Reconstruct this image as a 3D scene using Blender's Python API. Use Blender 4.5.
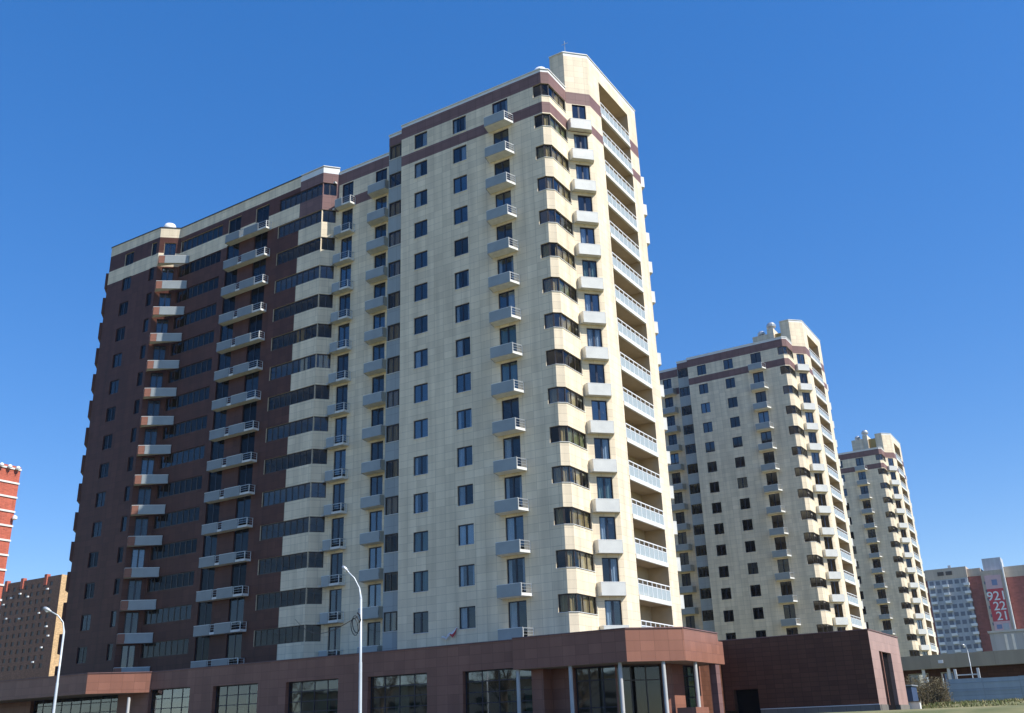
import bpy, math, random
from mathutils import Vector, Matrix
random.seed(7)
for o in list(bpy.data.objects): bpy.data.objects.remove(o)
S = bpy.context.scene
COL = S.collection

# ------------------------------------------------------------------ camera
F_PX, PITCH, ROLL, YAW = 972.276, 0.368, -0.036, -0.541
fw = Vector((math.sin(YAW)*math.cos(PITCH), math.cos(YAW)*math.cos(PITCH), math.sin(PITCH)))
rt = Vector((math.cos(YAW), -math.sin(YAW), 0)); up = rt.cross(fw)
R2 = math.cos(ROLL)*rt + math.sin(ROLL)*up
U2 = -math.sin(ROLL)*rt + math.cos(ROLL)*up
cd = bpy.data.cameras.new('camera'); cam = bpy.data.objects.new('camera', cd); COL.objects.link(cam)
M = Matrix.Identity(4)
for i in range(3):
    M[i][0] = R2[i]; M[i][1] = U2[i]; M[i][2] = -fw[i]
cam.matrix_world = M
cd.sensor_width = 36; cd.lens = 36*F_PX/1024
cd.clip_start = 0.3; cd.clip_end = 8000
S.camera = cam

# ------------------------------------------------------------------ world and sun
SUN_EL, SUN_AZ = math.radians(46), math.radians(88.5)   # azimuth measured from +Y towards +X
W = bpy.data.worlds.new('World'); S.world = W; W.use_nodes = True
nt = W.node_tree; bg = nt.nodes['Background']
sky = nt.nodes.new('ShaderNodeTexSky'); sky.sky_type = 'NISHITA'; sky.sun_disc = False
sky.sun_elevation = SUN_EL; sky.sun_rotation = SUN_AZ
sky.altitude = 1200; sky.air_density = 1.0; sky.dust_density = 0.35; sky.ozone_density = 3.0
# deepen the clear spring sky: scale to display range, gamma, scale back
def vmul(sock, k):
    n = nt.nodes.new('ShaderNodeVectorMath'); n.operation = 'SCALE'; n.inputs['Scale'].default_value = k; nt.links.new(sock, n.inputs[0]); return n.outputs[0]
gm = nt.nodes.new('ShaderNodeGamma'); gm.inputs['Gamma'].default_value = 0.6
nt.links.new(vmul(sky.outputs[0], 0.12), gm.inputs['Color'])
hs = nt.nodes.new('ShaderNodeHueSaturation'); hs.inputs['Saturation'].default_value = 1.75; hs.inputs['Hue'].default_value = 0.514
nt.links.new(gm.outputs[0], hs.inputs['Color'])
nt.links.new(vmul(hs.outputs[0], 0.90/0.12), bg.inputs[0]); bg.inputs[1].default_value = 0.12
sd = bpy.data.lights.new('sun', 'SUN'); sd.energy = 4.8; sd.angle = math.radians(0.53); sd.color = (1, 0.965, 0.905)
sun = bpy.data.objects.new('sun', sd); COL.objects.link(sun)
sdir = Vector((math.cos(SUN_EL)*math.sin(SUN_AZ), math.cos(SUN_EL)*math.cos(SUN_AZ), math.sin(SUN_EL)))
sun.rotation_euler = sdir.to_track_quat('Z', 'Y').to_euler(); sun.location = (60, 0, 90)
vs = S.view_settings; vs.view_transform = 'Standard'; vs.look = 'None'; vs.exposure = 0.45; vs.gamma = 1; vs.use_curve_mapping = False
S.render.engine = 'CYCLES'
S.cycles.max_bounces = 6; S.cycles.transparent_max_bounces = 8; S.cycles.caustics_reflective = False; S.cycles.caustics_refractive = False

# ------------------------------------------------------------------ materials
MATS = {}
def new_mat(name):
    m = bpy.data.materials.new(name); m.use_nodes = True; MATS[name] = m
    return m, m.node_tree, m.node_tree.nodes['Principled BSDF']
def lnk(t, a, b): t.links.new(a, b)
def noise_tint(t, vec, base, amt, scale, detail=4.0):
    """base colour multiplied by slow noise, a worn real surface"""
    n = t.nodes.new('ShaderNodeTexNoise'); n.inputs['Scale'].default_value = scale; n.inputs['Detail'].default_value = detail
    if vec is not None: lnk(t, vec, n.inputs['Vector'])
    mr = t.nodes.new('ShaderNodeMapRange'); mr.inputs['From Min'].default_value = 0.25; mr.inputs['From Max'].default_value = 0.75
    mr.inputs['To Min'].default_value = 1-amt; mr.inputs['To Max'].default_value = 1+amt
    lnk(t, n.outputs['Fac'], mr.inputs['Value'])
    mx = t.nodes.new('ShaderNodeMix'); mx.data_type = 'RGBA'; mx.blend_type = 'MULTIPLY'; mx.inputs['Factor'].default_value = 1
    if isinstance(base, tuple): mx.inputs[6].default_value = (*base, 1)
    else: lnk(t, base, mx.inputs[6])
    lnk(t, mr.outputs['Result'], mx.inputs[7])
    return mx.outputs[2]
def plain(name, col, rough=0.6, metal=0.0, amt=0.08, scale=1.5, spec=0.5):
    m, t, b = new_mat(name)
    g = t.nodes.new('ShaderNodeNewGeometry')
    lnk(t, noise_tint(t, g.outputs['Position'], col, amt, scale), b.inputs['Base Color'])
    b.inputs['Roughness'].default_value = rough; b.inputs['Metallic'].default_value = metal
    b.inputs['Specular IOR Level'].default_value = spec
    return m
def cladding(name, col, bw=0.9, bh=0.6, joint=0.6, var=0.09, rough=0.5, mort=0.014, streak=0.10):
    m, t, b = new_mat(name)
    uv = t.nodes.new('ShaderNodeUVMap')
    br = t.nodes.new('ShaderNodeTexBrick'); br.offset = 0; br.squash = 1
    lnk(t, uv.outputs['UV'], br.inputs['Vector'])
    br.inputs['Scale'].default_value = 1; br.inputs['Mortar Size'].default_value = mort
    br.inputs['Mortar Smooth'].default_value = 0.1; br.inputs['Bias'].default_value = 0
    br.inputs['Brick Width'].default_value = bw; br.inputs['Row Height'].default_value = bh
    br.inputs['Color1'].default_value = (*[c*(1-var) for c in col], 1)
    br.inputs['Color2'].default_value = (*[min(1, c*(1+var)) for c in col], 1)
    br.inputs['Mortar'].default_value = (*[c*joint for c in col], 1)
    # faint dust runs: noise stretched down the wall
    mp = t.nodes.new('ShaderNodeMapping'); mp.inputs['Scale'].default_value = (1.4, 0.10, 1)
    lnk(t, uv.outputs['UV'], mp.inputs['Vector'])
    c = noise_tint(t, mp.outputs['Vector'], br.outputs['Color'], streak, 1.0)
    g = t.nodes.new('ShaderNodeNewGeometry')
    c = noise_tint(t, g.outputs['Position'], c, 0.06, 0.18, 2)
    lnk(t, c, b.inputs['Base Color']); b.inputs['Roughness'].default_value = rough
    b.inputs['Specular IOR Level'].default_value = 0.2
    bp = t.nodes.new('ShaderNodeBump'); bp.inputs['Strength'].default_value = 0.25; bp.inputs['Distance'].default_value = 0.01
    lnk(t, br.outputs['Fac'], bp.inputs['Height']); bp.invert = True; lnk(t, bp.outputs['Normal'], b.inputs['Normal'])
    return m
cladding('cream', (0.76, 0.64, 0.46), joint=0.70, var=0.07, streak=0.17)
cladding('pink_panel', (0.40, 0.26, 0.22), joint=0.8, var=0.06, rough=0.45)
cladding('brown_wing', (0.096, 0.038, 0.026), joint=0.6, var=0.14, streak=0.2)
cladding('brown_band', (0.20, 0.115, 0.105), joint=0.6, var=0.1)
cladding('brown_podium', (0.285, 0.130, 0.088), bw=0.9, bh=0.6, joint=0.7, var=0.10, rough=0.38)
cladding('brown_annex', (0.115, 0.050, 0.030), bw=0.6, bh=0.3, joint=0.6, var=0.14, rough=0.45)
cladding('stone_plinth', (0.20, 0.18, 0.15), bw=0.9, bh=0.45, joint=0.6)
cladding('grey_panel', (0.33, 0.355, 0.35), bw=1.0, bh=1.55, joint=0.7, var=0.04, rough=0.35)
cladding('red_brick', (0.40, 0.105, 0.065), bw=0.5, bh=0.16, joint=1.3, var=0.2, rough=0.8)
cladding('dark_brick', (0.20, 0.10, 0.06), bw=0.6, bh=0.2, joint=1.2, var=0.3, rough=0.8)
cladding('orange_brick', (0.50, 0.33, 0.17), bw=0.6, bh=0.2, joint=1.2, var=0.25, rough=0.8)
cladding('far_red', (0.30, 0.095, 0.075), bw=1.2, bh=0.6, joint=1.2, var=0.15, rough=0.8)
cladding('far_beige', (0.50, 0.42, 0.34), bw=1.5, bh=3.0, joint=0.8, var=0.06, rough=0.8)
cladding('far_blue', (0.40, 0.43, 0.47), bw=3.0, bh=3.0, joint=0.8, var=0.06, rough=0.8)
cladding('metal_sheet', (0.28, 0.37, 0.46), bw=9, bh=0.55, joint=0.8, var=0.06, rough=0.5, mort=0.03)
cladding('concrete_beam', (0.34, 0.30, 0.235), bw=6.0, bh=3.0, joint=0.7, var=0.07, rough=0.85)
plain('white_trim', (0.74, 0.74, 0.71), 0.45)
plain('white_paint', (0.78, 0.78, 0.77), 0.4)
plain('slab_white', (0.66, 0.65, 0.60), 0.7, amt=0.14, scale=2.5)
plain('dark_trim', (0.03, 0.028, 0.04), 0.5)
plain('frame_navy', (0.010, 0.013, 0.028), 0.35)
plain('frame_brown', (0.040, 0.028, 0.020), 0.4)
plain('balcony_sheet_shaded', (0.225, 0.24, 0.235), 0.35, amt=0.10, scale=1.2)  # wing copy of balcony_sheet, with the shade there darkened into the colour
plain('blind_grey', (0.50, 0.47, 0.39), 0.9)
plain('far_glass', (0.10, 0.125, 0.17), 0.3)
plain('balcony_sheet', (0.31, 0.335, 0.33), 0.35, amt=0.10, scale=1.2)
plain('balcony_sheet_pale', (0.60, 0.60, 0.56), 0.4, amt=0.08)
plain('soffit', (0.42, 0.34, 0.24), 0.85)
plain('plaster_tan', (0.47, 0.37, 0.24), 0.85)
plain('ceiling_paint', (0.55, 0.53, 0.48), 0.9)
plain('inner_paint', (0.30, 0.26, 0.21), 0.9, amt=0.35, scale=0.6)
plain('roof_felt', (0.10, 0.10, 0.10), 0.9)
plain('curtain_cloth', (0.80, 0.78, 0.73), 0.9)
plain('curtain_green', (0.30, 0.38, 0.30), 0.9)
plain('curtain_ochre', (0.50, 0.33, 0.10), 0.9)
plain('column_paint', (0.50, 0.49, 0.46), 0.5)
plain('galvanised', (0.45, 0.47, 0.48), 0.42, 0.55)
plain('pole_paint', (0.50, 0.54, 0.56), 0.38, 0.1)
plain('lamp_glass', (0.78, 0.80, 0.82), 0.2)
plain('cable_black', (0.015, 0.015, 0.015), 0.6)
plain('flag_red', (0.45, 0.05, 0.06), 0.9)
plain('flag_white', (0.7, 0.68, 0.68), 0.9)
plain('banner_red', (0.52, 0.035, 0.05), 0.6)
plain('banner_pink', (0.62, 0.40, 0.42), 0.6)
plain('banner_blue', (0.16, 0.22, 0.38), 0.6)
plain('black_void', (0.008, 0.007, 0.008), 0.9, spec=0.05)  # unlit depth of the annex openings, painted as flat black sheets
plain('cabin_blue', (0.05, 0.08, 0.15), 0.45)
plain('cabin_pale', (0.50, 0.57, 0.64), 0.45)
plain('bark', (0.11, 0.085, 0.06), 0.9, amt=0.3, scale=6)
plain('twig', (0.17, 0.135, 0.08), 0.9, amt=0.3, scale=3)
plain('bud_green', (0.15, 0.125, 0.065), 0.9, amt=0.4, scale=3)
plain('grass_blade', (0.13, 0.15, 0.045), 0.9, amt=.3)
plain('grass_dry', (0.30, 0.26, 0.13), 0.9, amt=.3)
plain('ochre_sheet', (0.42, 0.27, 0.07), 0.6)
plain('kerb_stone', (0.33, 0.32, 0.30), 0.85)
plain('paving', (0.26, 0.25, 0.24), 0.85, amt=0.2)
plain('asphalt_mat', (0.05, 0.05, 0.052), 0.9, amt=0.25, scale=3)
plain('road_white', (0.7, 0.7, 0.68), 0.7)

def glass_mat(name, tint, refl=0.0, ior=1.6, vary=0.09):
    m, t, b = new_mat(name); t.nodes.remove(b)
    out = t.nodes['Material Output']
    tr = t.nodes.new('ShaderNodeBsdfTransparent'); tr.inputs[0].default_value = (*tint, 1)
    gl = t.nodes.new('ShaderNodeBsdfGlossy'); gl.inputs['Roughness'].default_value = 0.025; gl.inputs[0].default_value = (0.92, 0.96, 1, 1)
    fr = t.nodes.new('ShaderNodeFresnel'); fr.inputs['IOR'].default_value = ior
    # real panes are never quite flat
    g = t.nodes.new('ShaderNodeNewGeometry')
    n = t.nodes.new('ShaderNodeTexNoise'); n.inputs['Scale'].default_value = 0.9; n.inputs['Detail'].default_value = 1
    lnk(t, g.outputs['Position'], n.inputs['Vector'])
    bp = t.nodes.new('ShaderNodeBump'); bp.inputs['Strength'].default_value = 0.05; bp.inputs['Distance'].default_value = 0.05
    lnk(t, n.outputs['Fac'], bp.inputs['Height']); lnk(t, bp.outputs['Normal'], gl.inputs['Normal'])
    ad = t.nodes.new('ShaderNodeMath'); ad.operation = 'ADD'; ad.use_clamp = True
    oi = t.nodes.new('ShaderNodeObjectInfo'); rm_ = t.nodes.new('ShaderNodeMapRange'); rm_.inputs['From Min'].default_value = .35; rm_.inputs['To Min'].default_value = refl; rm_.inputs['To Max'].default_value = refl+vary; lnk(t, oi.outputs['Random'], rm_.inputs['Value']); lnk(t, rm_.outputs['Result'], ad.inputs[1])
    lnk(t, fr.outputs[0], ad.inputs[0])
    # only the outer face of a pane mirrors; its back face lets light through
    iv = t.nodes.new('ShaderNodeMath'); iv.operation = 'SUBTRACT'; iv.inputs[0].default_value = 1; lnk(t, g.outputs['Backfacing'], iv.inputs[1])
    mu = t.nodes.new('ShaderNodeMath'); mu.operation = 'MULTIPLY'; lnk(t, ad.outputs[0], mu.inputs[0]); lnk(t, iv.outputs[0], mu.inputs[1]); ad = mu
    mx = t.nodes.new('ShaderNodeMixShader'); lnk(t, ad.outputs[0], mx.inputs[0]); lnk(t, tr.outputs[0], mx.inputs[1]); lnk(t, gl.outputs[0], mx.inputs[2])
    lnk(t, mx.outputs[0], out.inputs['Surface'])
    return m
glass_mat('pane_blue', (0.68, 0.74, 0.80), 0.02, 1.55, 0.12)
glass_mat('pane_dark', (0.30, 0.30, 0.30), 0, 1.27, 0.05)
glass_mat('pane_bronze', (0.80, 0.77, 0.68), 0, 1.38)
glass_mat('shop_glass', (0.42, 0.54, 0.48), 0.04, 1.6)
def translucent(name, col, a):
    m, t, b = new_mat(name); b.inputs['Base Color'].default_value = (*col, 1); b.inputs['Roughness'].default_value = 0.25
    b.inputs['Alpha'].default_value = a
    return m
translucent('loggia_glass', (0.50, 0.57, 0.58), 0.60)
def grass_material():
    m, t, b = new_mat('grass_mat')
    g = t.nodes.new('ShaderNodeNewGeometry')
    n = t.nodes.new('ShaderNodeTexNoise'); n.inputs['Scale'].default_value = 0.35; n.inputs['Detail'].default_value = 8
    lnk(t, g.outputs['Position'], n.inputs['Vector'])
    r = t.nodes.new('ShaderNodeValToRGB'); r.color_ramp.elements[0].position = 0.35; r.color_ramp.elements[1].position = 0.65
    r.color_ramp.elements[0].color = (0.11, 0.12, 0.04, 1); r.color_ramp.elements[1].color = (0.25, 0.22, 0.10, 1)
    lnk(t, n.outputs['Fac'], r.inputs[0]); lnk(t, r.outputs[0], b.inputs['Base Color']); b.inputs['Roughness'].default_value = 0.95
grass_material()

def haze_material():
    m, t, b = new_mat('haze_air'); t.nodes.remove(b)
    v = t.nodes.new('ShaderNodeVolumePrincipled'); v.inputs['Density'].default_value = 0.0001; v.inputs['Color'].default_value = (0.80, 0.88, 1, 1); v.inputs['Anisotropy'].default_value = 0.2
    lnk(t, v.outputs[0], t.nodes['Material Output'].inputs['Volume'])
haze_material()

# ------------------------------------------------------------------ mesh helpers
class MB:
    def __init__(s): s.v = []; s.f = []; s.m = []; s.uv = []; s.slots = []
    def slot(s, name):
        if name not in s.slots: s.slots.append(name)
        return s.slots.index(name)
    def face(s, pts, mat, uvs=None):
        i = len(s.v); s.v += [tuple(p) for p in pts]; s.f.append(tuple(range(i, i+len(pts)))); s.m.append(s.slot(mat))
        if uvs is None:
            a = Vector(pts[1])-Vector(pts[0]); b = Vector(pts[-1])-Vector(pts[0])
            if abs(a.z) > max(abs(a.x), abs(a.y)): a, b = b, a
            la = max(a.length, 1e-6); ax = a/la
            uvs = []
            for p in pts:
                d = Vector(p)-Vector(pts[0]); u = d.dot(ax)
                uvs.append((u, p[2] if abs(b.z) > 1e-4 or abs(a.z) > 1e-4 else (d-ax*u).length))
        s.uv += uvs
    def box(s, P, d, u0, u1, v0, v1, z0, z1, mat, skip=()):
        """box in a frame at plan point P, u along unit d, v to its left (inward), z up"""
        n = (-d[1], d[0])
        def q(u, v, z): return (P[0]+d[0]*u+n[0]*v, P[1]+d[1]*u+n[1]*v, z)
        c = [q(u0,v0,z0), q(u1,v0,z0), q(u1,v1,z0), q(u0,v1,z0), q(u0,v0,z1), q(u1,v0,z1), q(u1,v1,z1), q(u0,v1,z1)]
        U = u1-u0; V = v1-v0
        s.face([c[0],c[1],c[5],c[4]], mat, [(u0,z0),(u1,z0),(u1,z1),(u0,z1)])
        s.face([c[1],c[2],c[6],c[5]], mat, [(0,z0),(V,z0),(V,z1),(0,z1)])
        s.face([c[2],c[3],c[7],c[6]], mat, [(u1,z0),(u0,z0),(u0,z1),(u1,z1)])
        s.face([c[3],c[0],c[4],c[7]], mat, [(0,z0),(V,z0),(V,z1),(0,z1)])
        s.face([c[4],c[5],c[6],c[7]], mat, [(0,0),(U,0),(U,V),(0,V)])
        s.face([c[3],c[2],c[1],c[0]], mat, [(0,V),(U,V),(U,0),(0,0)])
    def abox(s, x0, x1, y0, y1, z0, z1, mat): s.box((0, 0), (1, 0), x0, x1, y0, y1, z0, z1, mat)
    def poly(s, pts, z0, z1, mat, side=None):
        """prism from a plan polygon (counter-clockwise)"""
        n = len(pts)
        s.face([(p[0], p[1], z1) for p in pts], mat, [(p[0], p[1]) for p in pts])
        s.face([(p[0], p[1], z0) for p in reversed(pts)], mat, [(p[0], p[1]) for p in reversed(pts)])
        for i in range(n):
            a, b = pts[i], pts[(i+1) % n]; L = math.dist(a, b)
            s.face([(a[0],a[1],z0),(b[0],b[1],z0),(b[0],b[1],z1),(a[0],a[1],z1)], side or mat, [(0,z0),(L,z0),(L,z1),(0,z1)])
    def tube(s, pts, radii, mat, n=8, caps=True):
        rings = []
        pts = [Vector(p) for p in pts]
        for i, p in enumerate(pts):
            d = (pts[min(i+1, len(pts)-1)]-pts[max(i-1, 0)]).normalized()
            a = d.cross(Vector((0, 0, 1)) if abs(d.z) < .9 else Vector((1, 0, 0))).normalized(); b = d.cross(a)
            r = radii[i] if isinstance(radii, (list, tuple)) else radii
            base = len(s.v)
            for k in range(n):
                t = 2*math.pi*k/n; s.v.append(tuple(p+a*math.cos(t)*r+b*math.sin(t)*r))
            rings.append(base)
        ms = s.slot(mat)
        for i in range(len(pts)-1):
            for k in range(n):
                a, b = rings[i]+k, rings[i]+(k+1) % n; c, d2 = rings[i+1]+(k+1) % n, rings[i+1]+k
                s.f.append((a, b, c, d2)); s.m.append(ms); s.uv += [(0,0)]*4
        if caps:
            for base in (rings[0], rings[-1]):
                s.f.append(tuple(base+k for k in range(n))); s.m.append(ms); s.uv += [(0,0)]*n
    def lathe(s, c, prof, mat, n=16):
        rings = []
        for (r, z) in prof:
            base = len(s.v)
            for k in range(n):
                t = 2*math.pi*k/n; s.v.append((c[0]+r*math.cos(t), c[1]+r*math.sin(t), c[2]+z))
            rings.append(base)
        ms = s.slot(mat)
        for i in range(len(prof)-1):
            for k in range(n):
                s.f.append((rings[i]+k, rings[i]+(k+1)%n, rings[i+1]+(k+1)%n, rings[i+1]+k)); s.m.append(ms); s.uv += [(0,0)]*4
        for base in (rings[0], rings[-1]):
            s.f.append(tuple(base+k for k in range(n))); s.m.append(ms); s.uv += [(0,0)]*n
    def build(s, name, parent=None, origin=None, smooth=False):
        """link as one mesh object; origin in world coordinates, parent an Empty with no rotation"""
        if not s.v: return None
        if origin is None:
            xs = [p[0] for p in s.v]; ys = [p[1] for p in s.v]; zs = [p[2] for p in s.v]
            origin = ((min(xs)+max(xs))/2, (min(ys)+max(ys))/2, min(zs))
        O = Vector(origin)
        me = bpy.data.meshes.new(name)
        me.from_pydata([tuple(Vector(p)-O) for p in s.v], [], s.f)
        for n in s.slots: me.materials.append(MATS[n])
        me.polygons.foreach_set('material_index', s.m)
        l = me.uv_layers.new(name='UVMap'); l.data.foreach_set('uv', [c for t in s.uv for c in t])
        if smooth: me.polygons.foreach_set('use_smooth', [True]*len(me.polygons))
        me.update()
        o = bpy.data.objects.new(name, me); COL.objects.link(o)
        if parent is not None:
            o.parent = parent; w = wloc(parent); o.location = O-w
        else: o.location = O
        return o
def wloc(o):
    v = Vector(o.location)
    while o.parent: o = o.parent; v += Vector(o.location)
    return v
KIDS = {}
def children(o): return [c for c in COL.objects if c.parent == o]
def copy_part(o, parent, dz=0.0, sub=True, skip=()):
    c = o.copy(); COL.objects.link(c); c.parent = parent; c.location = Vector(o.location)+Vector((0, 0, dz))
    if sub:
        for k in KIDS.get(o.name, []):
            if k.name.split('.')[0] in skip: continue
            d = k.copy(); COL.objects.link(d); d.parent = c; KIDS.setdefault(c.name, []).append(d)
    return c
def kid(o, parent): KIDS.setdefault(parent.name, []).append(o); return o
def tag(o, label=None, cat=None, group=None, kind=None):
    if label: o['label'] = label
    if cat: o['category'] = cat
    if group: o['group'] = group
    if kind: o['kind'] = kind
    return o
def thing(name, loc, label, cat, group=None):
    o = bpy.data.objects.new(name, None); COL.objects.link(o); o.location = loc; o.empty_display_size = 0.5
    return tag(o, label, cat, group)
def unit(a, b):
    L = math.dist(a, b); return ((b[0]-a[0])/L, (b[1]-a[1])/L), L

def wall_seg(mb, a, b, zb, zt, openings, matf, ub=(), zbk=(), depth=0.2, reveal=None, uoff=0.0):
    """flat facade strip from plan point a to b with real openings; outside is to the right of a->b"""
    d, L = unit(a, b); n = (-d[1], d[0])
    def q(u, z, v=0): return (a[0]+d[0]*u+n[0]*v, a[1]+d[1]*u+n[1]*v, z)
    us = sorted(set([0, L]+[x for x in ub if 0 < x < L]+[round(min(max(o[0], 0), L), 4) for o in openings]+[round(min(max(o[1], 0), L), 4) for o in openings]))
    zs = sorted(set([zb, zt]+[z for z in zbk if zb < z < zt]+[round(min(max(o[2], zb), zt), 4) for o in openings]+[round(min(max(o[3], zb), zt), 4) for o in openings]))
    us = [u for i, u in enumerate(us) if i == 0 or u-us[i-1] > 1e-3]; zs = [z for i, z in enumerate(zs) if i == 0 or z-zs[i-1] > 1e-3]
    for i in range(len(us)-1):
        run = None
        for j in range(len(zs)-1):
            uc, zc = (us[i]+us[i+1])/2, (zs[j]+zs[j+1])/2
            hole = any(o[0] < uc < o[1] and o[2] < zc < o[3] for o in openings)
            mt = None if hole else matf(uc, zc)
            if run and run[2] == mt: run[1] = zs[j+1]
            else:
                if run and run[2]: mb.face([q(us[i],run[0]),q(us[i+1],run[0]),q(us[i+1],run[1]),q(us[i],run[1])], run[2], [(us[i]+uoff,run[0]),(us[i+1]+uoff,run[0]),(us[i+1]+uoff,run[1]),(us[i]+uoff,run[1])])
                run = [zs[j], zs[j+1], mt]
        if run and run[2]: mb.face([q(us[i],run[0]),q(us[i+1],run[0]),q(us[i+1],run[1]),q(us[i],run[1])], run[2], [(us[i]+uoff,run[0]),(us[i+1]+uoff,run[0]),(us[i+1]+uoff,run[1]),(us[i]+uoff,run[1])])
    for (u0, u1, z0, z1) in openings:
        rm = reveal or matf((u0+u1)/2, z0-0.05)
        if z0 > zb+1e-3: mb.face([q(u0,z0),q(u1,z0),q(u1,z0,depth),q(u0,z0,depth)], rm, [(0,0)]*4)
        if z1 < zt-1e-3: mb.face([q(u0,z1,depth),q(u1,z1,depth),q(u1,z1),q(u0,z1)], rm, [(0,0)]*4)
        if u0 > 1e-3: mb.face([q(u0,z0,depth),q(u0,z1,depth),q(u0,z1),q(u0,z0)], rm, [(0,z0),(0,z1),(depth,z1),(depth,z0)])
        if u1 < L-1e-3: mb.face([q(u1,z0),q(u1,z1),q(u1,z1,depth),q(u1,z0,depth)], rm, [(0,z0),(0,z1),(depth,z1),(depth,z0)])

def glaze(name, parent, segs, z0, z1, frame='frame_navy', pane='pane_blue', sill=True, bar=0.07, mid=0.09, inset=0.10, hbar=None, curtains=None):
    """window along plan segments [(a, b, u0, u1, divisions)], frame mesh with a glass child"""
    f = MB(); p = MB(); g = 0.004
    for (a, b, u0, u1, nd) in segs:
        d, L = unit(a, b); u0 += g; u1 -= g
        f.box(a, d, u0, u1, inset, inset+.07, z0+g, z0+g+bar, frame)
        f.box(a, d, u0, u1, inset, inset+.07, z1-g-bar, z1-g, frame)
        for i in range(nd+1):
            w = bar if i in (0, nd) else mid
            c = u0+(u1-u0)*i/nd
            lo, hi = (c, c+w) if i == 0 else ((c-w, c) if i == nd else (c-w/2, c+w/2))
            f.box(a, d, lo, hi, inset-.004, inset+.066, z0+g+.002, z1-g-.002, frame)
        if hbar:
            for h in hbar: f.box(a, d, u0, u1, inset+.002, inset+.06, z0+(z1-z0)*h-.03, z0+(z1-z0)*h+.03, frame)
        p.box(a, d, u0+.02, u1-.02, inset+.03, inset+.04, z0+.03, z1-.03, pane)
        if sill: f.box(a, d, u0-.03, u1+.03, -.05, inset-.005, z0-.012, z0+.022, 'white_trim' if sill is True else sill)
    w = f.build(name, parent)
    kid(p.build('pane', w), w)
    return w
def curtain_for(w, seg, z0, z1, mat, lo=0.0, hi=1.0, inset=0.205):
    a, b, u0, u1, _ = seg; d, L = unit(a, b); c = MB(); n = (-d[1], d[0])
    A, B = u0+(u1-u0)*lo+.04, u0+(u1-u0)*hi-.04; N = max(6, int((B-A)*14)); pr = None
    for i in range(N+1):
        u = A+(B-A)*i/N; v = inset+.035*math.sin(i*2.1)
        q = (a[0]+d[0]*u+n[0]*v, a[1]+d[1]*u+n[1]*v)
        if pr: c.face([(pr[0],pr[1],z0+.03),(q[0],q[1],z0+.03),(q[0],q[1],z1-.06),(pr[0],pr[1],z1-.06)], mat)
        pr = q
    return kid(c.build('curtain', w), w)

def balcony(parent, pts, kinds, z, sheet='balcony_sheet', slab='slab_white', h=0.84, thick=0.2):
    """slab with solid panels ('p'), clad panels ('c') or open rails ('r') along its outer edge; pts in plan, wall to wall"""
    m = MB(); m.poly(list(pts), z, z+thick, slab)
    bk = [(p[0]*.98+ (pts[0][0]+pts[-1][0])/2*.02, p[1]*.98+(pts[0][1]+pts[-1][1])/2*.02) for p in pts]
    o = m.build('balcony', parent)
    pm = MB()
    for i, k in enumerate(kinds):
        a, b = pts[i], pts[i+1]; d, L = unit(a, b)
        if k in 'pcd':
            mt = {'p': sheet, 'c': 'brown_podium', 'd': 'brown_wing'}[k]
            pm.box(a, d, .012, L-.012, -.035, .0-.004, z-.02, z+h, mt)
            pm.box(a, d, .0, L, -.045, .02, z+h+.002, z+h+.04, 'dark_trim' if k == 'd' else 'white_trim')
        elif k == 'r':
            rm = MB()
            for t in (0.42, 0.62, 0.82): rm.box(a, d, 0.02, L-.02, .01, .03, z+thick+t-.22, z+thick+t-.20, 'galvanised')
            rm.box(a, d, 0.0, L, .0, .04, z+h-.01, z+h+.02, 'galvanised')
            for u in (0.02, L-.05): rm.box(a, d, u, u+.03, .003, .035, z+thick, z+h-.01, 'white_trim')
            kid(rm.build('railing', o), o)
        if pm.v and (i == len(kinds)-1 or kinds[i+1] == 'r'): kid(pm.build('panel', o), o); pm = MB()
    return o

# ------------------------------------------------------------------ the setting
def gz(x, y):
    def ss(t): t = max(0, min(1, t)); return t*t*(3-2*t)
    z = -1.6 + 1.9*ss((y-30)/14)
    if y > 60: z += 0.6*ss((y-76)/10)*ss((x+17)/3)
    return z
def ground():
    m = MB(); xs = [-3000,-900,-400,-200,-120]+[x for x in range(-100, 44, 4)]+[60,100,200,500,1500,3000]
    ys = [-3000,-800,-200,-60,-20,0,10,18,28]+[y for y in range(30, 48, 2)]+[50,56,62,68,72]+[y for y in range(75, 90, 2)]+[92,100,110,130,200,400,1000,4000]
    for i in range(len(xs)-1):
        for j in range(len(ys)-1):
            m.face([(x, y, gz(x, y)) for x, y in ((xs[i],ys[j]),(xs[i+1],ys[j]),(xs[i+1],ys[j+1]),(xs[i],ys[j+1]))], 'grass_mat')
    return tag(m.build('ground', origin=(0, 0, 0)), kind='structure')
ground()
m = MB(); m.abox(-400, 400, 9, 21, -1.9, -1.592, 'asphalt_mat'); tag(m.build('road', origin=(0, 15, -1.6)), kind='structure')
m = MB()
for x in range(-160, 160, 8): m.abox(x, x+3, 14.93, 15.07, -1.592+.001, -1.586, 'road_white')
tag(m.build('road_marking', origin=(0, 15, -1.59)), kind='structure')
for (y0, y1) in ((8.8, 9.0), (21, 21.2)):
    m = MB(); m.abox(-400, 400, y0, y1, -1.9, -1.47, 'kerb_stone'); tag(m.build('kerb', origin=(0, y0, -1.6)), kind='structure')
m = MB(); m.abox(-400, 400, 21.2, 24.5, -1.9, -1.48, 'paving'); m.abox(-400, 400, 5.8, 8.8, -1.9, -1.48, 'paving')
tag(m.build('pavement', origin=(0, 22, -1.5)), kind='structure')
m = MB(); m.abox(-110, -13, 44.5, 100, .0, .304, 'asphalt_mat'); tag(m.build('forecourt', origin=(-60, 50, .3)), kind='structure')

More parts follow.
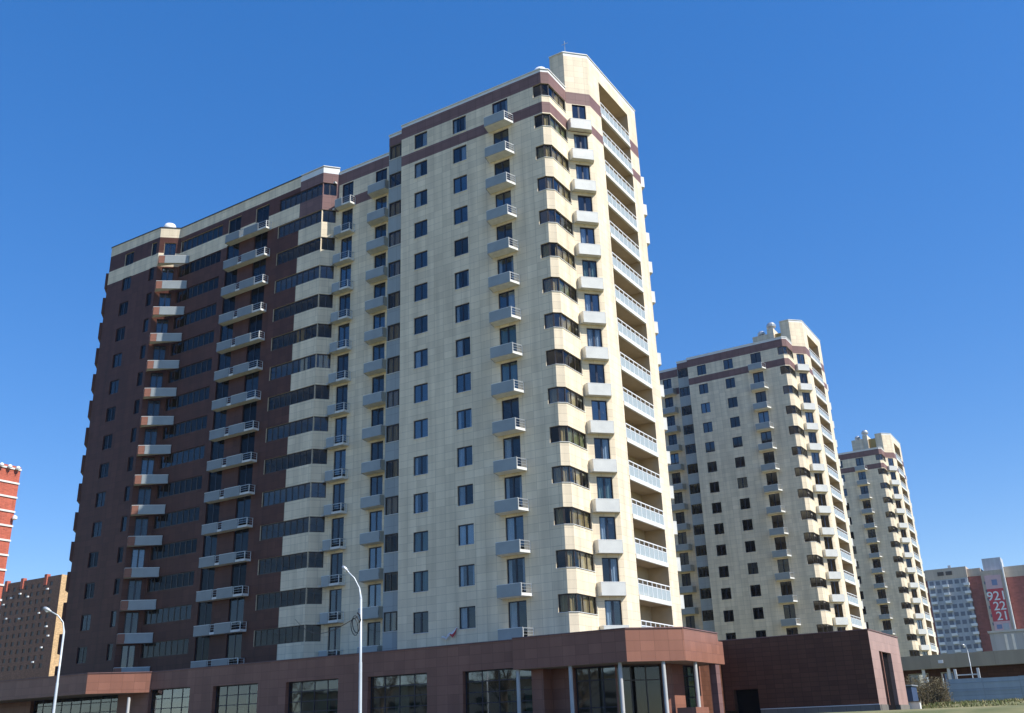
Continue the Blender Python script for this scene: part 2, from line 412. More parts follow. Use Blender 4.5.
# ------------------------------------------------------------------ the residential tower
ROWS = range(15); ZB = 0.3; ZR = 52.1
def cream_f(u, z):
    if z > 51.85: return 'white_trim'
    if 50.65 < z < 51.85 or 47.8 < z < 48.85: return 'brown_band'
    return 'cream'
def ef_f(u, z):     # chamfer and loggia front carry on up as the roof screen
    if 50.55 < z < 51.75 or 47.7 < z < 48.6: return 'brown_band'
    if z > 55.6: return 'white_trim'
    return 'cream'
def wing_f(u, z):
    if z > 51.35 or 47.85 < z < 49.45: return 'cream'
    return 'brown_wing'
def bay_f(u, z):
    if z > 51.9: return 'white_trim'
    if z > 47.7: return 'brown_band'
    return 'cream'
def wing_bay_f(u, z): return bay_f(u, z) if u > 17.97 else wing_f(u, z)
def g_f(u, z):
    if z > 51.85: return 'white_trim'
    if z > 50.9: return 'brown_band'
    return 'grey_panel'
ZBK = (47.7, 47.8, 47.85, 48.6, 48.85, 49.45, 50.55, 50.65, 50.9, 51.35, 51.75, 51.85, 51.9, 55.6)
pS2 = (-56.75, 62.7)
HEAD = [  # plan points from the recessed wall round the corner to the back
    (-49.25, 62.7), (-48.8, 60.5), (-46.9, 60.5), (-46.9, 59.9), (-32.22, 59.9), (-31.72, 60.36),
    (-31.72, 63.39), (-30.19, 64.95), (-30.19, 75.05), (-33.15, 78.0), (-33.15, 81.0)]
def rows(u0, u1, z0, z1): return [(u0, u1, z0+3*k, z1+3*k) for k in ROWS]
WL, WN, WE, WM = (-90.1, 62.1), (-88.6, 60.6), (-80.4, 60.6), (-78.8, 62.0)
ZW = 52.5
WB = (-57.8, 61.5)
LOG0, LOG1 = 2.15, 8.2

def tower_walls(parent, full):
    m = MB()
    w = lambda a, b, ops, f, **k: wall_seg(m, a, b, ZB, k.pop('zt', ZR), ops, f, zbk=ZBK, **k)
    if full:
        w((-90.1, 81), WL, [], wing_f, zt=ZW)
        w(WL, WN, rows(.5, 1.6, 6.1, 8.7), wing_f, zt=ZW)
        w(WN, WE, rows(2.6, 4.05, 7.4, 8.9)+rows(7.0, 7.8, 7.4, 8.9), wing_f, zt=ZW)
        w(WE, WM, rows(.55, 1.75, 6.1, 8.7), wing_f, zt=ZW)
        w(WM, WB, rows(.25, 6.8, 7.45, 8.8)+rows(7.7, 9.55, 6.1, 8.95)+rows(11.75, 13.65, 6.1, 8.95)+rows(15.1, 20.98, 7.45, 8.8), wing_bay_f, ub=(17.97,), zt=ZW)
        w(WB, pS2, rows(0, 1.35, 7.45, 8.8), bay_f, zt=ZW)
        w(pS2, HEAD[0], rows(.44, 1.8, 6.1, 8.56)+rows(4.59, 5.95, 6.1, 8.56), cream_f)
        start = None
    else:
        w((-62, 81), (-62, 62.7), [], cream_f)
        w((-62, 62.7), HEAD[0], rows(5.69, 7.05, 6.1, 8.56)+rows(9.84, 11.2, 6.1, 8.56), cream_f)
    w(HEAD[0], HEAD[1], [], cream_f)
    w(HEAD[1], HEAD[2], rows(.06, 1.84, 7.42, 8.9), g_f)
    w(HEAD[2], HEAD[3], [], cream_f)
    w(HEAD[3], HEAD[4], rows(1.46, 2.88, 7.0, 8.56)+rows(5.64, 7.07, 7.0, 8.56)+rows(9.83, 11.36, 6.1, 8.56)+rows(13.88, 14.68, 7.45, 8.7), cream_f)
    w(HEAD[4], HEAD[5], rows(0, .679, 7.45, 8.7), cream_f)
    w(HEAD[5], HEAD[6], rows(0, 2.91, 7.45, 8.7), cream_f)
    w(HEAD[6], HEAD[7], rows(.51, 1.75, 6.1, 8.5), ef_f, zt=55.9)
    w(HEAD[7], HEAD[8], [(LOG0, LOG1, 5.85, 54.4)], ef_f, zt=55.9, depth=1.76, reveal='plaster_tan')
    w(HEAD[8], HEAD[9], rows(.51, 1.75, 6.1, 8.5), ef_f, zt=55.9)
    w(HEAD[9], HEAD[10], [], cream_f)
    w(HEAD[10], (-90.1 if full else -62, 81), [], cream_f)
    # rear of the loggias, with a doorway on every floor
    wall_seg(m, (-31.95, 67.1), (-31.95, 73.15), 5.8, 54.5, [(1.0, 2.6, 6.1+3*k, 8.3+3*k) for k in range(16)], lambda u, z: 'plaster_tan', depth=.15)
    # roof screen above the chamfer and loggias
    m.box((-33.1, 63.39), (1, 0), 0, 1.36, 0, .2, 51.9, 55.9, 'cream')
    m.box((-33.1, 63.59), (0, 1), 0, 13.7, -.25, 0, 51.9, 55.9, 'cream')
    m.face([(-33.1,63.39,55.88),(-31.72,63.39,55.88),(-30.19,64.95,55.88),(-30.19,75.05,55.88),(-33.1,77.95,55.88)], 'roof_felt')
    return m.build('wall', parent)

def tower_inner(parent, full):
    m = MB()
    for k in range(-2, 15):
        z0, z1 = 8.8+3*k, 8.98+3*k
        rects = [(-46.7, -32.6, 60.2, 80.6)]
        if full: rects += [(-56.6, -46.7, 62.9, 80.6), (-88.2, -56.9, 62.25, 80.6), (-88.2, -80.6, 60.9, 62.25)]
        else: rects += [(-61.7, -46.7, 62.9, 80.6)]
        rects.append((-48.6, -46.7, 60.8, 62.9))
        for r in rects: m.abox(r[0], r[1], r[2], r[3], z0, z1, 'ceiling_paint')
    x0 = -88.5 if full else -61.5
    m.abox(x0, -33.2, 66.3, 66.45, ZB, 51.7, 'inner_paint')
    m.abox(-38.6, -38.45, 60.3, 66.2, ZB, 51.7, 'inner_paint')
    for x in ((-43, -48.95, -53.5) + ((-60, -64.6, -68.5, -72, -75.2, -80.3, -84) if full else ())):
        m.abox(x, x+.12, 60.6 if x > -47 else (63 if x > -56 else 62.3), 66.2, ZB, 51.7, 'inner_paint')
    return m.build('floor_slab', parent)

def tower_roof(parent, full):
    m = MB()
    if full: pts = [(-89.9, 62.2), (-88.5, 60.8), (-80.5, 60.8), (-78.9, 62.2), (-57.9, 61.7), (-56.8, 62.9), (-49, 62.9), (-48.6, 60.7), (-46.8, 60.7), (-46.8, 60.1)]
    else: pts = [(-61.9, 62.9), (-49, 62.9), (-48.6, 60.7), (-46.8, 60.7), (-46.8, 60.1)]
    pts += [(-32.3, 60.1), (-31.9, 60.5), (-31.9, 63.3), (-33.2, 63.3), (-33.2, 80.8), (-89.9 if full else -61.9, 80.8)]
    m.poly(pts, 51.3, 51.6, 'roof_felt')
    cap = MB()
    def strip(a, b, mat, z=ZR):
        d, L = unit(a, b); cap.box(a, d, -.03, L+.03, -.07, .28, z, z+.08, mat)
    if full:
        strip((-90.1, 80.9), WL, 'dark_trim', ZW); strip(WL, WN, 'dark_trim', ZW); strip(WN, WE, 'dark_trim', ZW+.004); strip(WE, WM, 'dark_trim', ZW+.008)
        strip(WM, (-60.85, 61.573), 'dark_trim', ZW+.012); strip((-60.8, 61.571), WB, 'white_trim', ZW+.10); strip(WB, pS2, 'white_trim', ZW+.104)
        strip((-56.7, 62.7), HEAD[0], 'white_trim')
    else: strip((-61.9, 62.7), HEAD[0], 'white_trim')
    for i, (a, b) in enumerate(zip(HEAD[:6], HEAD[1:7])): strip(a, b, 'white_trim', ZR+.003*(i+1))
    for i, (a, b) in enumerate(zip(HEAD[6:9], HEAD[7:10])): strip(a, b, 'white_trim', 55.9+.003*i)
    strip((-33.1, 63.39), (-31.8, 63.39), 'white_trim', 55.912)
    r = m.build('roof', parent); kid(cap.build('parapet_cap', r), r)
    # stair and lift heads behind the parapet
    b = MB(); b.abox(-39.4, -37.0, 70.3, 76, 51.6, 57.2, 'cream'); b.abox(-36.9, -35.9, 70.0, 75, 51.6, 57.9, 'cream'); b.abox(-35.8, -33.6, 70.3, 70.6, 51.6, 56.9, 'ochre_sheet')
    hs = b.build('stair_head', parent)
    v = MB()
    for (x, y, zz, s) in ((-38.2, 71.4, 57.2, .75), (-36.4, 71.0, 57.9, .9)):
        v.lathe((x, y, zz), [(.45*s, 0), (.45*s, .5*s), (.8*s, .55*s), (.85*s, .9*s), (.55*s, 1.35*s), (.1*s, 1.5*s)], 'galvanised', 12)
    kid(v.build('vent_cowl', hs, smooth=False), hs)
    return [r, hs]

LOWER_DARK = {}
def repeat(o, parent, ks, collect=None):
    out = [o]
    for k in ks:
        out.append(copy_part(o, parent, 3*k))
    return out

def head_parts(T, first=None):
    """everything on the main flat facade, its corner and the loggia front"""
    P = []
    A = HEAD[3]; B = HEAD[4]
    s1 = (A, B, 1.46, 2.88, 2); s2 = (A, B, 5.64, 7.07, 2); s3 = (A, B, 9.83, 11.36, 2)
    sE = (HEAD[6], HEAD[7], .51, 1.75, 2); sE2 = (HEAD[8], HEAD[9], .51, 1.75, 2)
    P += repeat(glaze('window', T, [s1], 7.0, 8.56, mid=.13), T, range(1, 15))
    P += repeat(glaze('window', T, [s2], 7.0, 8.56, mid=.13), T, range(1, 15))
    P += repeat(glaze('french_window', T, [s3], 6.1, 8.56, mid=.13, sill=False), T, range(1, 15))
    P += repeat(glaze('french_window', T, [sE], 6.1, 8.5, mid=.15, sill=False), T, range(1, 15))
    c = glaze('corner_window', T, [(A, B, 13.88, 14.70, 1), (HEAD[4], HEAD[5], 0, .679, 1), (HEAD[5], HEAD[6], 0, 2.91, 3)], 7.45, 8.7, frame='frame_brown', pane='pane_bronze')
    P += repeat(c, T, range(1, 15))
    c = glaze('balcony_window', T, [(HEAD[1], HEAD[2], .06, 1.84, 3)], 7.42, 8.9, frame='frame_brown', pane='pane_bronze')
    P += repeat(c, T, range(1, 15))
    sa = (pS2, HEAD[0], .44, 1.8, 2); sb = (pS2, HEAD[0], 4.59, 5.95, 2)
    P += repeat(glaze('recess_window', T, [sa], 6.1, 8.56, mid=.13, sill=False), T, range(1, 15))
    P += repeat(glaze('recess_window', T, [sb], 6.1, 8.56, mid=.13, sill=False), T, range(1, 15))
    P += repeat(balcony(T, [(-37.5, 59.88), (-37.3, 58.9), (-35.3, 58.9), (-35.0, 59.88)], 'ppr', 5.77), T, range(1, 15))
    e0, e1 = HEAD[6], HEAD[7]; d, L = unit(e0, e1); n = (d[1], -d[0])
    q = lambda u, v: (e0[0]+d[0]*u+n[0]*v, e0[1]+d[1]*u+n[1]*v)
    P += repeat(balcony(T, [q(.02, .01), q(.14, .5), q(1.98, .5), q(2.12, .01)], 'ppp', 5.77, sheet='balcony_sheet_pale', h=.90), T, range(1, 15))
    g0, g1 = HEAD[8], HEAD[9]; d2, L2 = unit(g0, g1); n2 = (d2[1], -d2[0])
    q2 = lambda u, v: (g0[0]+d2[0]*u+n2[0]*v, g0[1]+d2[1]*u+n2[1]*v)
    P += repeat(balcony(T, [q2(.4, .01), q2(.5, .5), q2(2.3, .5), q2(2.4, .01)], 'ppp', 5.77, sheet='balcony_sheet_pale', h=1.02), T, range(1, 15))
    P += repeat(balcony(T, [(-56.7, 62.68), (-56.6, 62.0), (-55.75, 62.0), (-54.7, 62.0), (-54.6, 62.68)], 'pprr', 5.77), T, range(1, 15))
    P += repeat(balcony(T, [(-52.55, 62.68), (-52.35, 61.8), (-50.3, 61.8), (-50.1, 62.68)], 'ppp', 5.77), T, range(1, 15))
    # loggia floors: slab with a white front, glass panels below an open rail
    X = -30.19
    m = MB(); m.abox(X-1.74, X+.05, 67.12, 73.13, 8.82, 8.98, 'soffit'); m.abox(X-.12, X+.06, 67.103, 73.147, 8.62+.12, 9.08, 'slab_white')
    lg = m.build('loggia', T)
    g = MB(); g.abox(X-.03, X-.01, 67.15, 73.1, 9.12, 9.86, 'loggia_glass'); kid(g.build('glass_panel', lg), lg)
    r = MB(); r.abox(X-.06, X+.02, 67.11, 73.14, 10.2, 10.27, 'white_paint'); r.abox(X-.04, X, 67.11, 73.14, 9.87, 9.92, 'white_paint')
    for i in range(8):
        y = 67.12+i*(5.96/7); r.abox(X-.05, X+.01, y, y+.06, 9.09, 10.2, 'white_paint')
    kid(r.build('railing', lg), lg)
    P += repeat(lg, T, range(-1, 0)); P += [copy_part(lg, T, 3*k) for k in range(1, 15)]
    dr = glaze('loggia_door', T, [((-31.95, 67.1), (-31.95, 73.15), 1.0, 2.6, 2)], 6.1, 8.3, pane='pane_dark', sill=False)
    P += repeat(dr, T, range(1, 16))
    return P, dict(s1=s1, s2=s2, s3=s3, sE=sE)

T1 = thing('apartment_tower', (-45, 62, ZB), 'nearest tower block, cream main front with a dark brown wing, behind the brown podium', 'apartment building', 'cream apartment towers')
w1 = tower_walls(T1, True); in1 = tower_inner(T1, True); tower_roof(T1, True)
P1, SG = head_parts(T1)

# the dark brown wing of the nearest tower
def wing_parts(T):
    lw = (WN, WE)
    repeat(glaze('window', T, [(WN, WE, 2.6, 4.05, 2)], 7.4, 8.9, pane='pane_dark', sill=False, mid=.12), T, range(1, 15))
    repeat(glaze('window', T, [(WN, WE, 7.0, 7.8, 1)], 7.4, 8.9, pane='pane_dark', sill=False), T, range(1, 15))
    repeat(glaze('french_window', T, [(WE, WM, .55, 1.75, 2)], 6.1, 8.7, mid=.14, sill=False), T, range(1, 15))
    repeat(glaze('french_window', T, [(WL, WN, .5, 1.6, 2)], 6.1, 8.7, mid=.14, sill=False), T, range(1, 15))
    repeat(glaze('ribbon_window', T, [(WM, WB, .25, 6.8, 8)], 7.45, 8.8, frame='frame_brown', pane='pane_dark', sill=False), T, range(1, 15))
    repeat(glaze('ribbon_window', T, [(WM, WB, 15.1, 17.97, 4), (WM, WB, 17.97, 20.97, 4), (WB, pS2, 0.02, 1.35, 2)], 7.45, 8.8, frame='frame_brown', pane='pane_bronze', sill=False), T, range(1, 15))
    repeat(glaze('balcony_door', T, [(WM, WB, 7.7, 9.55, 2)], 6.1, 8.95, pane='pane_dark', sill=False), T, range(1, 15))
    repeat(glaze('balcony_door', T, [(WM, WB, 11.75, 13.65, 2)], 6.1, 8.95, pane='pane_dark', sill=False), T, range(1, 15))
    repeat(balcony(T, [(-70.6, 61.78), (-70.5, 61.0), (-68.5, 61.0), (-67.9, 61.0), (-65.9, 61.0), (-64.75, 61.0), (-64.65, 61.65)], 'pprprr', 5.77, sheet='balcony_sheet_shaded'), T, range(1, 15))
    repeat(balcony(T, [(-80.3, 60.58), (-79.5, 60.05), (-79.0, 60.42), (-77.0, 61.9), (-76.95, 61.92)], 'ccpp', 5.77), T, range(1, 15))
    sp = MB(); sp.poly([(-90.06, 62.02), (-90.28, 61.85), (-88.88, 60.45), (-88.66, 60.62)], 5.5, 7.35, 'brown_wing'); repeat(sp.build('bay_panel', T), T, range(1, 15))
wing_parts(T1)

def find(T, name, k, x=None):
    """part of tower T called name on storey k, nearest to world x"""
    best = None
    for o in COL.objects:
        if o.parent == T and o.name.split('.')[0] == name:
            w = wloc(o)
            kk = round((w.z-6.5)/3.0-0.15)
            if kk != k: continue
            if best is None or abs(w.x-x) < best[0]: best = (abs(w.x-x), o)
    return best[1] if best else None
cur = [('window', 'curtain_cloth', SG['s2'], 7.0, 8.56, -40.5), ('window', 'curtain_cloth', SG['s1'], 7.0, 8.56, -44.7),
       ('french_window', 'curtain_cloth', SG['s3'], 6.1, 8.56, -36.3), ('french_window', 'curtain_cloth', SG['sE'], 6.1, 8.5, -30.9)]
rnd = random.Random(11)
for (nm, mt, sg, z0, z1, x) in cur:
    for k in ROWS:
        t = rnd.random()
        if t < .34: continue
        w = find(T1, nm, k, x)
        if not w: continue
        mt2 = 'curtain_green' if t > .93 else mt
        spans = [(0, .42)] if t < .55 else ([(0, .25), (.78, 1)] if t < .8 else ([(0, 1)] if t > .9 else [(.55, 1)]))
        for lo, hi in spans:
            # built at this storey's own height
            c = curtain_for(w, sg, z0+3*k, z1+3*k, mt2, lo, hi)
# bright blinds and a hanging in the ribbon windows
for (k, seg, lo, hi, mt, x) in ((9, (WM, WB, 17.97, 20.97, 4), .08, .42, 'curtain_ochre', -60.5), (8, (WM, WB, 17.97, 20.97, 4), .3, .62, 'curtain_cloth', -60.5),
        (8, (WB, pS2, 0, 1.35, 2), .2, .9, 'curtain_cloth', -60.5), (2, (WM, WB, .25, 6.8, 8), .72, .98, 'curtain_cloth', -75.3), (0, (WM, WB, .25, 6.8, 8), .5, .6, 'curtain_cloth', -75.3),
        (0, (WM, WB, .25, 6.8, 8), .84, .93, 'curtain_cloth', -75.3)):
    w = find(T1, 'ribbon_window', k, x)
    if w: curtain_for(w, seg, 7.45+3*k, 8.8+3*k, mt, lo, hi, inset=.2)
for k in ROWS:
    w = find(T1, 'balcony_window', k, -48)
    if w and rnd.random() < .7: curtain_for(w, (HEAD[1], HEAD[2], .06, 1.84, 3), 7.42+3*k, 8.9+3*k, 'plaster_tan', rnd.choice([0, .33]), rnd.choice([.66, 1]), inset=.25)
for k in ROWS:   # pale blinds behind the corner glazing
    w = find(T1, 'corner_window', k, -32.2)
    if w and rnd.random() < .85:
        lo = rnd.choice([0, 0, .3]); curtain_for(w, (HEAD[5], HEAD[6], 0, 2.91, 3), 7.45+3*k, 8.7+3*k, rnd.choice(['blind_grey', 'blind_grey', 'curtain_green', 'curtain_cloth']), lo, rnd.choice([1, .68]), inset=.26)
        if rnd.random() < .7: curtain_for(w, (A_ := HEAD[3], HEAD[4], 13.9, 14.6, 1), 7.45+3*k, 8.7+3*k, 'blind_grey', 0, 1, inset=.26)
        if rnd.random() < .6: curtain_for(w, (HEAD[4], HEAD[5], 0, .679, 1), 7.45+3*k, 8.7+3*k, 'blind_grey', 0, 1, inset=.22)

def far_tower(off, label, dark_rows):
    T = thing('apartment_tower', (T1.location.x+off[0], T1.location.y+off[1], ZB+off[2]), label, 'apartment building', 'cream apartment towers')
    base = T1.location.copy()
    for f in (tower_walls, tower_inner):
        # build once at the near tower's place, then hang it on the far one
        if f.__name__ not in LOWER_DARK:
            o = f(T1, False); LOWER_DARK[f.__name__] = o; o.parent = T
        else:
            o = LOWER_DARK[f.__name__].copy(); COL.objects.link(o); o.parent = T
    if 'roof' not in LOWER_DARK:
        LOWER_DARK['roof'] = tower_roof(T1, False)
        for o in LOWER_DARK['roof']: o.parent = T
    else:
        for r in LOWER_DARK['roof']: copy_part(r, T)
    for o in P1:
        nm = o.name.split('.')[0]; k = round((wloc(o).z-6.5)/3-.15)
        sk = ['curtain']
        if k <= dark_rows and nm in ('window', 'french_window', 'corner_window', 'balcony_window') and random.random() < .8: sk.append('pane')
        c = o.copy(); COL.objects.link(c); c.parent = T
        for kk in KIDS.get(o.name, []):
            if kk.name.split('.')[0] in sk: continue
            d = kk.copy(); COL.objects.link(d); d.parent = c
    return T
T2 = far_tower((-1.78, 72.7, 0), 'middle cream tower block with brown roof bands, between the nearest and farthest towers', 8)
T3 = far_tower((-4.3, 147.1, 0.4), 'farthest and smallest of the cream tower blocks, right of the middle tower', 11)

# roof furniture on the nearest tower
def vent(x, y, z, s, label):
    T = thing('roof_vent', (x, y, z), label, 'roof vent')
    a = MB(); a.lathe((x, y, z), [(.22*s, 0), (.22*s, .8*s)], 'galvanised', 12); a.build('pipe', T)
    b = MB(); b.lathe((x, y, z+.8*s), [(.2*s, 0), (.62*s, .15*s), (.68*s, .5*s), (.5*s, .9*s), (.15*s, 1.05*s)], 'white_paint', 14); b.build('cowl', T, smooth=True)
vent(-80.6, 61.9, 51.6, 1.1, 'round white vent cowl on the roof of the dark brown wing')
vent(-33.0, 61.4, 51.6, 1.0, 'round white vent cowl on the roof corner beside the cream roof screen')
T = thing('roof_hatch', (-84.8, 61.6, 51.6), 'small dark box on the roof edge at the far left of the brown wing', 'roof hatch')
a = MB(); a.poly([(-85.6, 61.1), (-84.2, 61.1), (-84.2, 62.1), (-85.6, 62.1)], 51.6, 52.75, 'dark_trim'); a.build('box', T)
a = MB(); a.box((-85.7, 61.0), (1, 0), 0, 1.6, 0, 1.2, 52.752, 52.82, 'brown_band'); a.build('lid', T)
a = MB(); a.tube([(-31.6, 63.6, 56), (-31.6, 63.6, 57.2)], .03, 'galvanised', 6); a.tube([(-31.9, 63.6, 56.9), (-31.3, 63.6, 56.9)], .02, 'galvanised', 5)
tag(a.build('aerial'), 'thin metal aerial on top of the cream roof screen of the nearest tower', 'aerial')

# ------------------------------------------------------------------ podium
PD = thing('podium_building', (-50, 56, .3), 'low brown tiled podium with shop windows along the foot of the nearest tower', 'podium building')
bp = lambda u, z: 'brown_podium'
m = MB()
XL = -104
main_a, main_b = (XL, 55.48), (-24.6, 55.48)
shops = [(-84.4, -72.6, 4.2), (-68.8, -64.0, 4.15), (-61.4, -56.6, 4.05), (-53.75, -48.7, 3.95), (-46.0, -40.9, 3.9), (-38.0, -32.75, 3.8)]
wall_seg(m, (XL, 55.48), (-31.9, 55.48), .3, 5.5, [(a-XL, b-XL, .45, z) for a, b, z in shops], bp, depth=.45)
wall_seg(m, (-31.9, 55.48), (-31.9, 56.6), .3, 5.0, [], bp)
rec = [(-31.9, 56.6), (-27.4, 56.6), (-24.8, 59.2), (-24.8, 64.0)]
wall_seg(m, rec[0], rec[1], .3, 4.6, [(1.6, 4.45, .4, 3.6)], bp, depth=.3)
wall_seg(m, rec[1], rec[2], .3, 4.6, [(.05, 3.0, .4, 3.6)], bp, depth=.3)
wall_seg(m, rec[2], rec[3], .3, 4.6, [(1.8, 4.2, .4, 3.6)], bp, depth=.3)
wall_seg(m, (-24.8, 64.0), (-24.8, 80), .3, 5.3, [], lambda u, z: 'brown_annex')
m.build('wall', PD)
m = MB()
def fascia(m, pts, z0, z1, th=.35):
    for i, (a, b) in enumerate(zip(pts, pts[1:])):
        d, L = unit(a, b)
        # keep corners closed without overlapping faces
        m.face([(a[0],a[1],z0),(b[0],b[1],z0),(b[0],b[1],z1),(a[0],a[1],z1)], 'brown_podium', [(0,z0),(L,z0),(L,z1),(0,z1)])
fr = [(-33.6, 55.45), (-33.55, 54.6), (-25.65, 54.6), (-23.0, 57.2), (-23.0, 63.0)]
fascia(m, fr, 3.62, 5.5)
m.face([(-23.0,63.0,3.62),(-23.0,63.8,3.62),(-23.0,63.8,5.03),(-23.0,63.0,5.03)], 'brown_podium')
m.face([(-23.0,63.8,3.62),(-24.8,63.8,3.62),(-24.8,63.8,5.03),(-23.0,63.8,5.03)], 'brown_podium')
m.face([(-23.0,63.0,5.03),(-24.8,63.0,5.03),(-24.8,63.0,5.5),(-23.0,63.0,5.5)], 'brown_podium')
m.face([(-33.6,56.6,3.62),(-33.55,54.6,3.62),(-25.65,54.6,3.62),(-23,57.2,3.62),(-23,63.8,3.62),(-25,63.8,3.62),(-25,58.5,3.62),(-27.5,56.6,3.62)], 'soffit')
m.build('fascia', PD); m = MB()
fl = [(XL, 52.0), (-72.1, 52.0), (-68.62, 55.46)]
fascia(m, fl, 3.95, 5.5)
m.face([(XL,55.46,3.95),(XL,52,3.95),(-72.1,52,3.95),(-68.62,55.46,3.95)], 'soffit')
m.build('fascia', PD)
m = MB()
def capstrip(m, pts, z, w=.3, mat='brown_band'):
    for i, (a, b) in enumerate(zip(pts, pts[1:])):
        d, L = unit(a, b); m.box(a, d, 0, L, -.05, w, z+.002*i, z+.06+.002*i, mat)
capstrip(m, [(-68.6, 55.48), (-33.65, 55.48)], 5.5); capstrip(m, fr[1:], 5.5); capstrip(m, fl, 5.5)
m.build('parapet_cap', PD)
m = MB()
m.poly([(XL, 52.3), (-72.3, 52.3), (-68.8, 55.8), (-33.4, 55.8), (-33.3, 54.9), (-25.8, 54.9), (-23.3, 57.4), (-23.3, 62.9), (-24.95, 63), (-24.95, 80), (XL, 80)], 4.95, 5.02, 'roof_felt')
m.build('roof', PD)
for (x, y) in ((-33.35, 54.85), (-29.6, 54.85), (-26.3, 54.95), (-24.15, 56.4), (-23.25, 59.2), (-70.0, 54.55)):
    c = MB(); c.lathe((x, y, .3), [(.19, 0), (.19, .12), (.12, .14), (.12, 3.33)], 'column_paint', 16); c.build('column', PD)
c = MB(); c.abox(-23.5, -23.06, 62.2, 62.9, .3, 3.6, 'brown_band'); c.build('pilaster', PD)
c = MB(); c.abox(-24.3, -23.1, 58.3, 60.4, .3, 1.0, 'brown_podium'); c.build('planter', PD)
for (a, b, z) in shops:
    nd = max(3, round((b-a)/1.25))
    glaze('shop_window', PD, [((XL, 55.48), (0, 55.48), a-XL, b-XL, nd)], .45, z, frame='frame_navy', pane='shop_glass', sill=False, mid=.06, inset=.33, hbar=(.2, .4, .6, .8))
glaze('shop_window', PD, [(rec[0], rec[1], 1.6, 4.45, 3)], .4, 3.6, pane='shop_glass', sill=False, mid=.07, inset=.2, hbar=(.25, .75))
glaze('shop_window', PD, [(rec[1], rec[2], .05, 3.0, 3)], .4, 3.6, frame='frame_brown', pane='pane_dark', sill=False, mid=.07, inset=.2, hbar=(.72,))
glaze('shop_window', PD, [(rec[2], rec[3], 1.8, 4.2, 2)], .4, 3.6, pane='shop_glass', sill=False, mid=.07, inset=.2, hbar=(.2, .4, .6, .8))
m = MB(); m.abox(XL, -33, 59.0, 59.2, .3, 4.9, 'inner_paint'); m.abox(XL, -33, 55.95, 59.0, .3, .34, 'paving'); m.abox(XL, -33, 55.95, 59.0, 4.4, 4.45, 'ceiling_paint')
m.abox(-31.6, -27.3, 59.6, 59.7, .3, 4.9, 'inner_paint'); m.abox(-27.2, -27.1, 59.6, 64, .3, 4.9, 'inner_paint')
m.build('shop_interior', PD)
rs = random.Random(5)
for (a, b, z) in shops[1:]:      # blinds and stock seen through the glass
    c = MB()
    for i in range(3):
        x = a+.4+rs.random()*(b-a-1.4); wd = .35+rs.random()*.9; c.abox(x, x+wd, 57.2+.1*i, 57.25+.1*i, .5, 2.2+rs.random()*1.6, rs.choice(['curtain_cloth', 'curtain_green', 'inner_paint', 'white_trim']))
    c.build('display_board', PD)

# annex, the windowless brown block on the right
AX = thing('annex_building', (-19.6, 72.5, .3), 'windowless dark brown tiled block right of the podium with a sunlit end wall', 'annex building')
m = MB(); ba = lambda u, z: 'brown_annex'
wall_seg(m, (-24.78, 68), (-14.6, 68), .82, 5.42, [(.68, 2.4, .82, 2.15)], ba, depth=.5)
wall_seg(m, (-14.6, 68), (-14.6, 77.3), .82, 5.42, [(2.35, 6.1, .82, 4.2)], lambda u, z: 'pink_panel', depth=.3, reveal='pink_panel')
wall_seg(m, (-14.6, 77.3), (-24.78, 77.3), .82, 5.42, [], ba)
m.build('wall', AX)
m = MB(); m.box((-24.78, 68), (1, 0), 2.45, 10.22, -.04, 0.3, .2, .82, 'stone_plinth'); pl = m.build('plinth', AX); m = MB(); m.box((-24.78, 68), (1, 0), 2.45, 10.2, -.07, -.003, .823, .87, 'white_trim'); kid(m.build('coping', pl), pl)
m = MB(); m.box((-14.6, 68), (0, 1), .32, 2.3, -.06, .3, .2, .83, 'stone_plinth'); m.build('plinth', AX)
m = MB(); m.box((-14.6, 68), (0, 1), 6.15, 9.3, -.06, .3, .2, .83, 'stone_plinth'); m.build('plinth', AX)
m = MB(); m.abox(-24.7, -14.75, 68.15, 77.2, 5.2, 5.3, 'roof_felt'); rf = m.build('roof', AX)
m = MB()
capstrip(m, [(-24.78, 68), (-14.6, 68), (-14.6, 77.3)], 5.42, mat='brown_band'); kid(m.build('parapet_cap', rf), rf)
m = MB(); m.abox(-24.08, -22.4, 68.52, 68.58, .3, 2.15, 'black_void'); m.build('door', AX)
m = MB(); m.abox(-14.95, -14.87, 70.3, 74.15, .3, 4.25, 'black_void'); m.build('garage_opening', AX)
m = MB(); m.abox(-14.8, -14.62, 71.2, 71.35, .8, 4.2, 'brown_podium'); m.build('post', AX)

# ------------------------------------------------------------------ small things on the facade
m = MB(); pr = None
for i in range(13):
    t = i/12; x = -42.75+1.5*t; z = 6.5+.6*t*t+.10*math.sin(i*1.3); w = .05+.07*math.sin(math.pi*t)+(.12 if i in (8, 9, 10) else 0); y = 59.72-.07*math.sin(i*1.7)
    q = (x, y, z, w)
    if pr:
        m.face([(pr[0], pr[1], pr[2]-pr[3]), (q[0], q[1], q[2]-q[3]), (q[0], q[1]-.02, q[2]), (pr[0], pr[1]-.02, pr[2])], 'flag_red' if i > 6 else 'flag_white')
        m.face([(pr[0], pr[1]-.02, pr[2]), (q[0], q[1]-.02, q[2]), (q[0], q[1], q[2]+q[3]*.8), (pr[0], pr[1], pr[2]+pr[3]*.8)], 'flag_white')
    pr = q
tag(m.build('torn_flag'), 'torn red and white strip of cloth on the cream wall beside a low window', 'flag')

